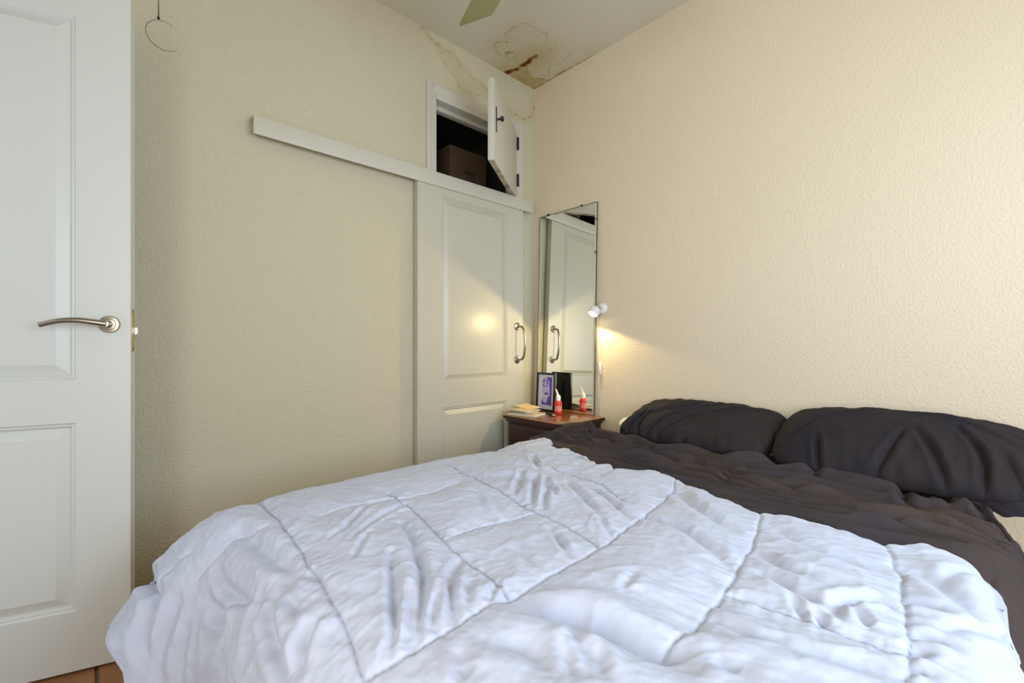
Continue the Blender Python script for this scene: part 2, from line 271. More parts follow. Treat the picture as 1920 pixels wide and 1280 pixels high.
BAKE = {"S":[[[-2.038,-0.83],[-2.034,-1.026],[-2.046,-1.206],[-2.058,-1.346],[-2.07,-1.482],[-2.082,-1.562],[-2.098,-1.63],[-2.106,-1.67]],[[-2.102,-1.662],[-2.09,-1.67],[-2.062,-1.686],[-2.018,-1.698],[-1.962,-1.702],[-1.906,-1.702],[-1.838,-1.702],[-1.782,-1.71],[-1.654,-1.71],[-1.566,-1.706],[-1.454,-1.694],[-1.286,-1.67],[-1.102,-1.638],[-0.934,-1.57]],[[-1.07,-1.874],[-1.25,-1.922],[-1.394,-1.946],[-1.522,-1.966],[-1.606,-1.97],[-1.698,-1.974],[-1.774,-1.97]],[[-1.562,-1.97],[-1.55,-2.018],[-1.55,-2.086],[-1.546,-2.118],[-1.546,-2.146],[-1.538,-2.166],[-1.542,-2.19],[-1.53,-2.214]],[[-1.05,-2.13],[-1.118,-2.15],[-1.23,-2.178],[-1.258,-2.178],[-1.342,-2.194],[-1.434,-2.202],[-1.49,-2.214],[-1.546,-2.218],[-1.578,-2.222],[-1.602,-2.218]],[[-1.742,-1.074],[-1.758,-1.274],[-1.79,-1.402],[-1.806,-1.506],[-1.814,-1.602],[-1.834,-1.698]],[[-1.434,-0.906],[-1.434,-0.978],[-1.466,-1.218],[-1.502,-1.394],[-1.514,-1.478],[-1.526,-1.578],[-1.542,-1.654],[-1.566,-1.706]],[[-1.762,-1.43],[-1.654,-1.43],[-1.53,-1.458]],[[-1.954,-1.106],[-1.874,-1.102],[-1.762,-1.126],[-1.682,-1.158],[-1.538,-1.142]],[[-1.118,-0.85],[-1.138,-0.966],[-1.146,-1.07],[-1.158,-1.214],[-1.182,-1.326],[-1.194,-1.446],[-1.274,-1.582]],[[-2.062,-1.05],[-2.094,-1.034],[-2.13,-0.99],[-2.158,-1.002],[-2.194,-0.998],[-2.246,-0.986]],[[-2.226,-0.91],[-2.282,-0.882],[-2.314,-0.882],[-2.33,-0.898]],[[-2.214,-1.154],[-2.19,-1.202],[-2.162,-1.266],[-2.138,-1.306]],[[-2.325,-0.6],[-2.325,-0.7],[-2.33,-0.8],[-2.345,-0.9]]],"V":[[[[-1.822,-1.294],[-1.862,-1.43],[-1.914,-1.542],[-1.982,-1.638],[-2.022,-1.686]],0.011,-0.012],[[[-1.918,-1.418],[-1.954,-1.498],[-2.01,-1.602],[-2.054,-1.666]],0.009,-0.01],[[[-1.954,-1.558],[-2.006,-1.642],[-2.034,-1.674]],0.007,-0.007],[[[-1.91,-1.594],[-1.966,-1.658],[-1.982,-1.682]],0.007,-0.007],[[[-1.818,-1.522],[-1.874,-1.578],[-1.934,-1.662],[-1.946,-1.694]],0.009,-0.009],[[[-1.858,-1.614],[-1.906,-1.674]],0.008,-0.005],[[[-1.822,-1.65],[-1.87,-1.69]],0.007,-0.006],[[[-1.83,-1.71],[-1.83,-1.774],[-1.814,-1.818],[-1.798,-1.874],[-1.79,-1.926],[-1.79,-1.958],[-1.778,-1.994]],0.026,-0.017],[[[-1.846,-1.854],[-1.866,-1.894],[-1.906,-1.93]],0.011,-0.01],[[[-1.874,-1.862],[-1.922,-1.918]],0.01,-0.008],[[[-1.854,-1.906],[-1.89,-1.946]],0.01,-0.008],[[[-1.334,-1.686],[-1.342,-1.77],[-1.378,-1.846],[-1.446,-1.934]],0.018,-0.011],[[[-1.046,-1.626],[-1.166,-1.73],[-1.246,-1.87]],0.02,-0.011],[[[-1.33,-1.954],[-1.378,-2.014],[-1.386,-2.054]],0.016,-0.009],[[[-1.434,-1.994],[-1.466,-2.066],[-1.482,-2.11]],0.014,-0.01],[[[-1.15,-1.918],[-1.21,-2.002],[-1.234,-2.086],[-1.242,-2.138]],0.018,-0.007],[[[-1.502,-2.122],[-1.454,-2.126],[-1.406,-2.138],[-1.378,-2.162],[-1.386,-2.186]],0.011,-0.01],[[[-1.45,-2.142],[-1.498,-2.166]],0.009,-0.009],[[[-1.518,-2.098],[-1.542,-2.114]],0.008,-0.009],[[[-1.49,-2.058],[-1.546,-2.086]],0.007,-0.006],[[[-1.17,-2.182],[-1.178,-2.214],[-1.242,-2.254],[-1.294,-2.29]],0.022,-0.012],[[[-1.338,-2.19],[-1.338,-2.246]],0.012,-0.009],[[[-1.462,-2.21],[-1.454,-2.234],[-1.45,-2.254]],0.012,-0.011],[[[-1.522,-2.218],[-1.49,-2.23]],0.01,-0.008],[[[-1.558,-2.222],[-1.558,-2.234]],0.01,-0.006],[[[-2.122,-0.99],[-2.098,-1.122],[-2.09,-1.286],[-2.102,-1.326]],0.018,-0.013],[[[-2.198,-1.026],[-2.206,-1.098],[-2.186,-1.214]],0.014,-0.011],[[[-2.25,-1.058],[-2.246,-1.15],[-2.27,-1.166],[-2.326,-1.114]],0.018,-0.014],[[[-2.15,-1.322],[-2.166,-1.362],[-2.178,-1.43],[-2.186,-1.506]],0.013,-0.012],[[[-2.098,-1.478],[-2.13,-1.482],[-2.162,-1.526]],0.013,-0.011],[[[-2.114,-1.354],[-2.122,-1.422]],0.01,-0.008],[[[-2.166,-1.266],[-2.198,-1.298],[-2.23,-1.342]],0.014,-0.008],[[[-1.302,-1.198],[-1.462,-1.326]],0.01,-0.009],[[[-1.314,-1.274],[-1.47,-1.406]],0.01,-0.011],[[[-1.338,-1.338],[-1.478,-1.458]],0.009,-0.009],[[[-1.242,-1.21],[-1.09,-1.042]],0.01,-0.008],[[[-1.302,-1.302],[-1.394,-1.422]],0.009,-0.008],[[[-1.286,-1.374],[-1.342,-1.49],[-1.414,-1.59]],0.012,-0.009],[[[-1.242,-1.414],[-1.29,-1.538],[-1.37,-1.658]],0.011,-0.008],[[[-0.99,-1.082],[-0.97,-1.178],[-1.018,-1.278]],0.009,-0.006],[[[-1.81,-1.114],[-1.934,-1.226],[-1.982,-1.25]],0.008,-0.006],[[[-1.746,-1.178],[-1.87,-1.238],[-1.954,-1.302]],0.008,-0.005],[[[-1.91,-1.302],[-1.986,-1.382]],0.007,-0.005],[[[-1.634,-1.83],[-1.69,-1.846]],0.01,-0.004],[[[-1.942,-1.774],[-1.914,-1.838],[-1.934,-1.886]],0.02,-0.008],[[[-1.986,-1.754],[-2.018,-1.81]],0.012,-0.006],[[[-1.642,-1.978],[-1.658,-2.042],[-1.642,-2.082]],0.012,-0.006],[[[-1.75,-2.03],[-1.754,-2.066]],0.015,-0.007],[[[-1.654,-2.098],[-1.63,-2.142],[-1.614,-2.186]],0.018,-0.008],[[[-1.194,-2.238],[-1.106,-2.254],[-1.09,-2.278]],0.012,-0.005],[[[-1.418,-2.242],[-1.33,-2.294],[-1.286,-2.33]],0.012,-0.005],[[[-2.07,-1.294],[-2.062,-1.402]],0.009,-0.004],[[[-2.314,-0.974],[-2.39,-0.982],[-2.45,-1.002]],0.014,-0.01],[[[-2.334,-0.906],[-2.402,-0.934],[-2.45,-0.978]],0.016,-0.012],[[[-2.334,-1.026],[-2.43,-1.046]],0.01,-0.007],[[[-1.706,-1.574],[-1.726,-1.658]],0.01,-0.005],[[[-1.57,-1.562],[-1.642,-1.686]],0.009,-0.007],[[[-1.43,-1.602],[-1.494,-1.694]],0.008,-0.005],[[[-1.562,-1.282],[-1.598,-1.394],[-1.602,-1.442]],0.01,0.006],[[[-1.518,-1.894],[-1.538,-1.946]],0.012,-0.004],[[[-2.328,-0.6],[-2.33,-0.72],[-2.335,-0.82],[-2.35,-0.9]],0.016,-0.02]],"H":[[-0.938,-0.894],[-0.842,-0.85],[-0.794,-0.846],[-0.866,-0.934],[-0.81,-0.906],[-0.886,-1.002],[-0.878,-1.038],[-0.898,-1.122],[-0.95,-1.23],[-1.006,-1.306],[-0.954,-1.326],[-1.03,-1.394],[-0.966,-1.402],[-0.906,-1.478],[-0.918,-1.562],[-0.994,-1.722],[-1.062,-1.87],[-1.046,-1.886],[-1.03,-1.982],[-1.026,-2.07],[-1.042,-2.126],[-1.03,-2.15],[-0.986,-2.198],[-1.002,-2.246],[-1.006,-2.278]],"D":[[[[-0.658,-0.788],[-0.697,-0.937],[-0.668,-1.071],[-0.547,-1.171],[-0.576,-1.298]],0.013,-0.017],[[[-0.456,-0.788],[-0.543,-0.914]],0.01,-0.014],[[[-0.75,-0.788],[-0.47,-0.691],[-0.306,-0.714]],0.02,0.012],[[[-0.503,-0.897],[-0.499,-1.025]],0.012,0.01],[[[-0.579,-1.672],[-0.603,-1.78],[-0.581,-1.844],[-0.462,-1.886]],0.018,-0.016],[[[-0.606,-1.479],[-0.734,-1.725],[-0.748,-1.864],[-0.742,-1.983],[-0.734,-2.12],[-0.714,-2.211],[-0.762,-2.311]],0.016,-0.013],[[[-0.621,-1.307],[-0.658,-1.441],[-0.704,-1.574],[-0.769,-1.667],[-0.831,-1.821]],0.016,-0.012],[[[-0.403,-2.189],[-0.562,-2.219]],0.012,-0.016],[[[-0.442,-2.221],[-0.566,-2.294],[-0.677,-2.34]],0.014,-0.022],[[[-0.329,-2.193],[-0.477,-2.264],[-0.613,-2.321]],0.013,0.014],[[[-0.369,-2.108],[-0.556,-2.113],[-0.624,-2.143]],0.014,-0.01],[[[-0.889,-1.923],[-0.865,-2.043],[-0.862,-2.153],[-0.891,-2.25]],0.012,-0.009],[[[-0.775,-1.407],[-0.775,-1.556],[-0.85,-1.732]],0.014,-0.008],[[[-0.554,-1.935],[-0.519,-2.043],[-0.576,-2.127]],0.014,-0.008],[[[-0.402,-0.992],[-0.531,-1.272],[-0.483,-1.399]],0.016,0.012],[[[-0.726,-1.773],[-0.646,-1.924],[-0.681,-2.089],[-0.759,-2.227]],0.012,0.008],[[[-0.583,-1.533],[-0.469,-1.674],[-0.449,-1.815]],0.018,0.008],[[[-0.448,-2.034],[-0.381,-2.136]],0.02,0.01]]}

# ------------------------------------------------------------------ the room
ZC, XL, YF = 2.881, -3.10, -3.30
def stain_field(u, v, strokes, fills):
    wu = u+.010*fbm(u*28, v*28, 3)+.004*noise(u*110, v*110, 8); wv = v+.010*fbm(u*28, v*28, 9)+.004*noise(u*110, v*110, 5)
    s = np.zeros(u.shape)
    for pts, wd, k in strokes:
        d, t, L = dist_poly(wu, wv, smooth_poly(pts, 1))
        brk = np.clip(.75+.7*noise(u*22, v*22, 31), .25, 1.2)
        s = np.maximum(s, k*.58*np.exp(-(d/(wd*.45))**2)*brk)
        s = np.maximum(s, k*.10*np.exp(-(d/(wd*3.5))**2))
    for poly, k in fills:
        ins = inside(wu, wv, poly); s = np.maximum(s, np.where(ins, k*(1+.25*fbm(u*18, v*18, 2)), 0))
    return np.clip(s, 0, 1)
def axis_coords(a, b, coarse, fine0, fine1, fine, must=()):
    c = list(np.arange(a, b, coarse))+[b]
    c = [t for t in c if not (fine0 < t < fine1)]+list(np.arange(fine0, fine1+1e-6, fine))
    c = [t for t in c if all(abs(t-m) > fine*.6 for m in must)]+list(must)
    return np.array(sorted(set(np.round(c, 5))))
HX0, HX1, HZ0, HZ1 = -.884, -.196, 2.035, 2.492
xs = axis_coords(XL, 0, .25, -1.40, -.0, .0065, (HX0, HX1, 0.0))
zs = axis_coords(0, ZC, .25, 2.05, ZC, .0065, (HZ0, HZ1, ZC))
X, Z = np.meshgrid(xs, zs)
# finer columns by the faint ring mark
keep = ~((X[:-1,:-1] >= HX0-1e-6) & (X[1:,1:] <= HX1+1e-6) & (Z[:-1,:-1] >= HZ0-1e-6) & (Z[1:,1:] <= HZ1+1e-6))
me = grid_mesh(X, np.zeros_like(X), Z, 'wall_back', False, keep)
attr(me, 'stain', stain_field(X, Z, STAIN['A'], [(STAIN['R'], .09)]))
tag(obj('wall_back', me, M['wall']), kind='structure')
ys = axis_coords(YF, 0, .25, -.75, 0, .0065, (0.0,)); xs = axis_coords(XL, 0, .25, -1.0, 0, .0065, (0.0,))
X, Y = np.meshgrid(xs, ys)
me = grid_mesh(X, Y, np.full_like(X, ZC), 'ceiling', False, None, True)
attr(me, 'stain', stain_field(X, Y, STAIN['C'], [(STAIN['P'], .33), (STAIN['Q'], .07)]))
tag(obj('ceiling', me, M['ceiling']), kind='structure')
def wall_holes(name, axis, pos, u0, u1, hole, mt):
    """a wall plane with an optional rectangular opening; thickness .1 outwards"""
    bm = bmesh.new(); th = .10 if axis == 'x+' else -.10
    rects = [(u0, u1, 0, ZC)] if hole is None else [(u0, hole[0], 0, ZC), (hole[1], u1, 0, ZC), (hole[0], hole[1], hole[3], ZC)]+([(hole[0], hole[1], 0, hole[2])] if hole[2] > 0 else [])
    for a, b2, c, d in rects:
        if axis[0] == 'x': box_bm(bm, min(pos, pos+th), max(pos, pos+th), a, b2, c, d)
        else: box_bm(bm, a, b2, min(pos, pos+th), max(pos, pos+th), c, d)
    return tag(obj(name, mesh_from_bm(bm, name), mt), kind='structure')
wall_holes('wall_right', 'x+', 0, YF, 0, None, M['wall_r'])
lw = wall_holes('wall_left', 'x-', XL, YF, 0, (-1.03, -.21, 0, 2.12), M['wall'])
bm = bmesh.new()
for a in ((YF, -3.20, 0, ZC), (-2.0, -1.03, 0, ZC), (-.21, 0, 0, ZC), (-3.20, -2.0, 0, .60), (-3.20, -2.0, 1.80, ZC), (-1.03, -.21, 2.12, ZC)): box_bm(bm, XL-.10, XL, *a)
lm = mesh_from_bm(bm, 'wall_left'); lm.materials.append(M['wall']); lw.data = lm
wall_holes('wall_front', 'y-', YF, XL, 0, (-2.15, -.55, .78, 2.02), M['wall_r'])

# floor: grout bed with single terracotta tiles
floor = box('floor', XL-.15, .1, YF-.1, .1, -.08, -.006, M['grout']); tag(floor, kind='structure')
bm = bmesh.new(); box_bm(bm, -.146, .146, -.146, .146, -.006, .001, .003, 1); tile_me = mesh_from_bm(bm, 'tile', 30); tile_me.materials.append(M['tile'])
TS = .30
for i in range(11):
    for j in range(12):
        x = -2.374-.15-.6+i*TS+.0; y = -.05-TS/2-j*TS+.05
        if x+.15 > .02 or x-.15 < XL-.08 or y-.15 < YF-.02: continue
        t = bpy.data.objects.new('tile', tile_me); COL.objects.link(t); t.parent = floor
        t.location = (x, y, random.uniform(-.0008, .0008)); t.rotation_euler = (random.uniform(-.002, .002), random.uniform(-.002, .002), random.choice((0, 1, 2, 3))*math.pi/2)

# window behind the camera and its daylight
win = empty('window_1', (-1.35, YF, .78)); tag(win, 'white framed window in the wall behind the camera', None, None, 'structure')
bm = bmesh.new()
for a in ((-.80, -.74, 0, 1.24), (.74, .80, 0, 1.24), (-.03, .03, 0, 1.24)): box_bm(bm, a[0], a[1], -.07, -.01, a[2], a[3])
for a in ((0, .06), (1.18, 1.24)): box_bm(bm, -.74, .74, -.07, -.01, a[0], a[1])
obj('frame', mesh_from_bm(bm, 'frame'), M['trim'], win)
for s in (-.385, .385): box('pane', s-.355, s+.355, -.045, -.041, .06, 1.18, M['pane'], win)

win = empty('added_window_2', (XL, -2.60, .60)); tag(win, 'unseen side window added around the fill light', None, None, 'structure')  # unseen window, added to go with the side fill
bm = bmesh.new()
for a in ((-.60, -.54, 0, 1.20), (.54, .60, 0, 1.20), (-.03, .03, 0, 1.20)): box_bm(bm, -.07, -.01, a[0], a[1], a[2], a[3])
for a in ((0, .06), (1.14, 1.20)): box_bm(bm, -.07, -.01, -.54, .54, a[0], a[1])
obj('frame', mesh_from_bm(bm, 'frame'), M['trim'], win)
for s in (-.285, .285): box('pane', -.045, -.041, s-.255, s+.255, .06, 1.14, M['pane'], win)

# ------------------------------------------------------------------ panelled doors
def panelled(wd, ht, th, panels, prof, bev=.002):
    """slab with moulded recessed panels on the -Y face; x 0..wd, z 0..ht, y 0..th"""
    bm = bmesh.new()
    xs = sorted({0, wd}|{p[0] for p in panels}|{p[1] for p in panels}); zs = sorted({0, ht}|{p[2] for p in panels}|{p[3] for p in panels})
    V = {}
    def v(x, y, z):
        k = (round(x, 5), round(y, 5), round(z, 5))
        if k not in V: V[k] = bm.verts.new(k)
        return V[k]
    for x0, x1 in zip(xs, xs[1:]):
        for z0, z1 in zip(zs, zs[1:]):
            if any(p[0] <= x0+1e-6 and p[1] >= x1-1e-6 and p[2] <= z0+1e-6 and p[3] >= z1-1e-6 for p in panels): continue
            bm.faces.new((v(x0,0,z0), v(x1,0,z0), v(x1,0,z1), v(x0,0,z1)))
    for p in panels:
        prev = None
        for ins, dp in prof:
            r = [v(p[0]+ins, dp, p[2]+ins), v(p[1]-ins, dp, p[2]+ins), v(p[1]-ins, dp, p[3]-ins), v(p[0]+ins, dp, p[3]-ins)]
            if prev:
                for i in range(4): bm.faces.new((prev[i], prev[(i+1)%4], r[(i+1)%4], r[i]))
            prev = r
        bm.faces.new(prev)
    xs_, zs_ = xs, zs
    bot = [v(x, 0, 0) for x in xs_]; top = [v(x, 0, ht) for x in xs_]
    lf = [v(0, 0, z) for z in zs_]; rt = [v(wd, 0, z) for z in zs_]
    b = [bm.verts.new((x, th, z)) for x, z in ((0,0), (wd,0), (wd,ht), (0,ht))]
    bm.faces.new(b); bm.faces.new(bot+[b[1], b[0]]); bm.faces.new(top+[b[2], b[3]]); bm.faces.new(lf+[b[3], b[0]]); bm.faces.new(rt+[b[2], b[1]])
    me = mesh_from_bm(bm, 'leaf'); return me
PROF = [(0, 0), (.003, .004), (.006, .0065), (.009, .0050), (.012, .0075), (.016, .014), (.0185, .014), (.046, .002), (.047, .0022)]

# entrance door, standing open by the left wall: origin at the free edge, +x local runs back from the free edge to the hinge
ang = math.atan2(.297, -.955)
d1 = empty('door_1', (-2.297, -.445, .009)); tag(d1, 'large white panelled door standing open at the far left', None, None, 'structure')
d1.rotation_euler = (0, 0, ang+math.pi)            # local +x = free edge direction; hinge at negative x
W1 = .80
leaf = obj('leaf', panelled(W1, 2.075, .040, [(.132, W1-.13, .180, .750), (.132, W1-.13, .880, 1.982)], PROF), M['door_white'], d1, (-W1, 0, 0))
# lever handle
hx, hz = -.051, 1.049
bm = bmesh.new(); lathe(bm, [(.0265, 0), (.0265, .004), (.0245, .007), (.017, .0075), (.016, .009), (.0105, .0095), (.0105, .045), (.0, .046)], 'Y', 40, (hx, 0, hz), False)
rose = obj('handle', mesh_from_bm(bm, 'handle', 40), M['metal'], d1); tag(rose, 'brushed nickel lever handle on a round rose')
bm = bmesh.new()
pts = spline([(hx+.004, -.042, hz), (hx-.02, -.046, hz+.004), (hx-.06, -.050, hz+.009), (hx-.10, -.052, hz+.006), (hx-.140, -.052, hz-.006)], 10)
tube(bm, pts, [.0112+(.0080-.0112)*min(1, i/(len(pts)*.8)) for i in range(len(pts))], 16, .92)
obj('lever', mesh_from_bm(bm, 'lever', 60), M['metal'], rose)
box('latch_plate', .0, .0016, .009, .031, .963, 1.100, M['brass'], d1, .0004)
bm = bmesh.new(); box_bm(bm, .0016, .014, .013, .027, 1.013, 1.043, .002); obj('latch_bolt', mesh_from_bm(bm, 'latch_bolt', 35), M['chrome'], d1)
for z in (.972, 1.091):
    bm = bmesh.new(); lathe(bm, [(.003, 0), (.003, .0006)], 'X', 12, (.0024, .020, z)); obj('screw', mesh_from_bm(bm, 'screw'), M['black'], d1)
for z in (.25, 1.85):
    bm = bmesh.new(); lathe(bm, [(.007, 0), (.007, .10)], 'Z', 14, (-W1-.004, -.004, z)); obj('hinge', mesh_from_bm(bm, 'hinge', 40), M['metal'], d1)
# its frame in the left wall
fr = empty('trim_1', (XL, -.62, 0)); tag(fr, kind='structure')
bm = bmesh.new()
box_bm(bm, -.10, .012, -.43, -.375, 0, 2.12); box_bm(bm, -.10, .012, .375, .41, 0, 2.12); box_bm(bm, -.10, .012, -.43, .41, 2.085, 2.14)
obj('door_lining', mesh_from_bm(bm, 'door_lining'), M['trim'], fr)

# sliding door and its rail cover
d2 = empty('door_2', (-1.022, -.050, .012)); tag(d2, 'ivory panelled sliding door hanging under the long white rail', None, None, 'structure')
obj('leaf', panelled(.856, 1.965, .038, [(.171, .702, .17, .596), (.171, .702, .748, 1.872)], PROF), M['door_cream'], d2)
# pull handle: two round roses with a bowed bar
ph = empty('handle', (.797, 0, .988)); ph.parent = d2; tag(ph, 'chrome bowed pull handle with two round roses')
for z in (-.116, .116):
    bm = bmesh.new(); lathe(bm, [(.027, 0), (.027, .004), (.024, .007), (.018, .008), (.016, .011), (.0095, .012), (.0095, .020)], 'Y', 32, (0, 0, z)); obj('rose', mesh_from_bm(bm, 'rose', 35), M['metal'], ph)
bm = bmesh.new()
bow = spline([(0, -.004, .116), (.003, -.040, .113), (.006, -.056, .095), (.008, -.066, .05), (.008, -.070, 0), (.008, -.066, -.05), (.006, -.056, -.095), (.003, -.040, -.113), (0, -.004, -.116)], 8)
tube(bm, bow, .0078, 14, up=Vector((1, 0, 0))); obj('bar', mesh_from_bm(bm, 'bar', 60), M['metal'], ph)
rail = empty('door_rail', (-.97, -.0, 1.935)); tag(rail, 'long white boxed rail on the back wall above the sliding door', 'rail')
bm = bmesh.new(); box_bm(bm, -.894, .895, -.062, -.052, 0, .082, .0015); box_bm(bm, -.894, .895, -.052, -.004, .072, .082)
obj('cover_board', mesh_from_bm(bm, 'cover_board', 35), M['trim'], rail)
box('track', -.86, .86, -.040, -.016, .045, .070, M['metal'], rail)
bm = bmesh.new(); box_bm(bm, -.89, .88, -.016, -.001, .03, .072); obj('wall_batten', mesh_from_bm(bm, 'wall_batten'), M['trim'], rail)

# ------------------------------------------------------------------ high cupboard over the sliding door
cb = empty('wall_cupboard', (-.54, 0, HZ0)); tag(cb, 'high built-in cupboard with a white frame and its door open, above the rail', 'cupboard')
def rel(o, p): return o
def cbx(name, x0, x1, y0, y1, z0, z1, mt, bev=0): return box(name, x0+.54, x1+.54, y0, y1, z0-HZ0, z1-HZ0, mt, cb, bev)
bm = bmesh.new()
def cbb(x0, x1, y0, y1, z0, z1, bev=0): box_bm(bm, x0+.54, x1+.54, y0, y1, z0-HZ0, z1-HZ0, bev)
cbb(-.934, -.888, -.014, .0, HZ0, 2.572, .003); cbb(-.122, -.168, -.014, .0, HZ0, 2.572, .003) if False else None
cbb(-.170, -.120, -.014, .0, HZ0, 2.572, .003); cbb(-.888, -.170, -.014, .0, 2.522, 2.572, .003)
obj('architrave', mesh_from_bm(bm, 'architrave', 35), M['trim'], cb)
bm = bmesh.new()
cbb(-.905, -.872, -.020, .09, HZ0, 2.520, .002); cbb(-.208, -.172, -.018, .09, HZ0, 2.520, .002); cbb(-.872, -.208, -.020, .09, 2.478, 2.520, .002)
cbb(-.872, -.208, .045, .09, 2.452, 2.478, .001)
obj('frame', mesh_from_bm(bm, 'frame', 35), M['trim'], cb)
bm = bmesh.new()   # inside: floor, back, sides, top
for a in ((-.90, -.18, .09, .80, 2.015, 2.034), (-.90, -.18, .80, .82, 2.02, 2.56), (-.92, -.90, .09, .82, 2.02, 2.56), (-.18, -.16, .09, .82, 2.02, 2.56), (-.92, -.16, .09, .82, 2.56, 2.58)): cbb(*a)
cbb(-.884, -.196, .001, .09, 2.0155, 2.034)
obj('inside', mesh_from_bm(bm, 'inside'), M['cupboard_shade'], cb)
# open leaf
L_ = math.hypot(.563, .40)-.005; ca = math.atan2(-.40, -.563)
cd = empty('door', (-.200+.54, -.022, 0)); cd.parent = cb; cd.rotation_euler = (0, 0, ca+math.pi)
bm = bmesh.new(); box_bm(bm, -L_, -.004, -.0, .036, -.012+.0, .445, .002)
lf = obj('leaf', mesh_from_bm(bm, 'leaf', 35), M['trim'], cd)
bm = bmesh.new(); box_bm(bm, -L_+.004, -.006, .003, .033, -.016, -.012)
obj('chipped_edge', mesh_from_bm(bm, 'chipped_edge'), mat('chipped_bottom_edge', (.62, .53, .42), .8, var=(9, (.10, .035, .02), .8)), cd)
bm = bmesh.new(); lathe(bm, [(.0085, 0), (.0085, .003), (.006, .006), (.006, .022), (.011, .026), (.0155, .034), (.013, .043), (.0, .046)], 'Y', 24, (-L_+.052, 0, .235), False)
box_bm(bm, -L_+.045, -L_+.059, -.0035, 0, .17, .30, .0015); lathe(bm, [(.009, -.0), (.009, .0035)], 'Y', 16, (-L_+.052, 0, .172)); lathe(bm, [(.009, -.0), (.009, .0035)], 'Y', 16, (-L_+.052, 0, .298))
tag(obj('knob', mesh_from_bm(bm, 'knob', 45), M['black'], cd), 'black iron knob on a long backplate')
for z0 in (.075, .335):
    bm = bmesh.new(); box_bm(bm, -.012, .012, -.008, -.001, z0, z0+.082, .001); lathe(bm, [(.006, 0), (.006, .088)], 'Z', 12, (0, -.008, z0-.003))
    o = obj('hinge', mesh_from_bm(bm, 'hinge', 40), M['black'], cb, (-.196+.54, -.021, 0)); tag(o, 'black iron hinge')

bx = empty('cardboard_box', (-.535, .20, 2.036)); tag(bx, 'brown cardboard box standing inside the dark high cupboard', 'box')
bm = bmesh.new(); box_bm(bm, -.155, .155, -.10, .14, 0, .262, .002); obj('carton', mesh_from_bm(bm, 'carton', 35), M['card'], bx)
bm = bmesh.new()
for (a, b2, c, d) in ((-.03, -.012, .10, .125), (-.008, .012, .098, .122), (.018, .03, .10, .12), (.036, .055, .096, .118), (-.028, .05, .082, .088), (-.028, .02, .070, .075)): box_bm(bm, a, b2, -.1008, -.0995, c, d)
tag(obj('print', mesh_from_bm(bm, 'print'), M['ink'], bx), 'smudged dark print')
box('flap_seam', -.155, .155, .018, .022, .2615, .2635, M['ink'], bx)

# ------------------------------------------------------------------ ceiling fan (only a blade tip reaches the picture)
fan = empty('ceiling_fan', (-1.36, -1.36, ZC)); tag(fan, 'ceiling fan with olive yellow blades at the top edge', 'fan')
bm = bmesh.new(); lathe(bm, [(.065, 0), (.060, -.05), (.014, -.055), (.014, -.34)], 'Z', 28); obj('rod', mesh_from_bm(bm, 'rod', 40), M['brass'], fan)
bm = bmesh.new(); lathe(bm, [(.03, -.33), (.10, -.36), (.115, -.41), (.115, -.47), (.09, -.51), (.04, -.53)], 'Z', 36); obj('motor', mesh_from_bm(bm, 'motor', 40), M['brass'], fan)
tipang = math.atan2(.585, .19)
for k in range(4):
    a = tipang+k*math.pi/2
    bl = empty('blade', (0, 0, -.478)); bl.parent = fan; bl.rotation_euler = (0, 0, a)
    bm = bmesh.new()
    # outline of one blade, slightly pitched, tip cut at a slant
    out = [(.17, -.040), (.30, -.050), (.55, -.056), (.572, -.052), (.668, .055), (.66, .060), (.30, .054), (.17, .042)]
    vb = [bm.verts.new((x, y, y*-.16)) for x, y in out]; vt = [bm.verts.new((x, y, y*-.16+.009)) for x, y in out]
    bm.faces.new(vb); bm.faces.new(vt[::-1])
    for i in range(len(out)): bm.faces.new((vb[i], vb[(i+1)%len(out)], vt[(i+1)%len(out)], vt[i]))
    obj('paddle', mesh_from_bm(bm, 'paddle'), M['blade'], bl)
    bm = bmesh.new(); box_bm(bm, .09, .24, -.018, .018, .010, .015, .002); obj('bracket', mesh_from_bm(bm, 'bracket', 35), M['brass'], bl)

# ------------------------------------------------------------------ nightstand
NZ = .535
ns = empty('nightstand', (-.235, -.395, 0)); tag(ns, 'dark red-brown wooden nightstand in the corner by the mirror', 'nightstand')
bm = bmesh.new(); box_bm(bm, -.205, .195, -.262, .258, NZ-.024, NZ, .004); obj('top', mesh_from_bm(bm, 'top', 35), M['wood_top'], ns)
bm = bmesh.new(); box_bm(bm, -.206, -.2045, -.255, .25, NZ-.021, NZ-.004); box_bm(bm, -.2, .19, -.2635, -.262, NZ-.021, NZ-.004); obj('edge_band', mesh_from_bm(bm, 'edge_band'), M['wood'], ns)
bm = bmesh.new(); box_bm(bm, -.175, .185, -.235, .232, .10, NZ-.024, .003); box_bm(bm, -.19, .188, -.248, .245, NZ-.040, NZ-.024, .003); obj('body', mesh_from_bm(bm, 'body', 35), M['wood'], ns)
for k, (z0, z1) in enumerate(((.36, .485), (.13, .34))):
    bm = bmesh.new(); box_bm(bm, -.189, -.1755, -.215, .212, z0, z1, .003); dr = obj('drawer', mesh_from_bm(bm, 'drawer', 35), M['wood'], ns)
    bm = bmesh.new(); lathe(bm, [(.006, 0), (.006, .012), (.014, .018), (.014, .025), (.0, .028)], 'X', 20, (-.189, 0, (z0+z1)/2), False); obj('knob', mesh_from_bm(bm, 'knob', 40), M['wood'], dr)
for sx in (-.155, .165):
    for sy in (-.215, .212):
        bm = bmesh.new(); box_bm(bm, sx-.018, sx+.018, sy-.018, sy+.018, 0.001, .10, .003); obj('leg', mesh_from_bm(bm, 'leg', 35), M['wood'], ns)

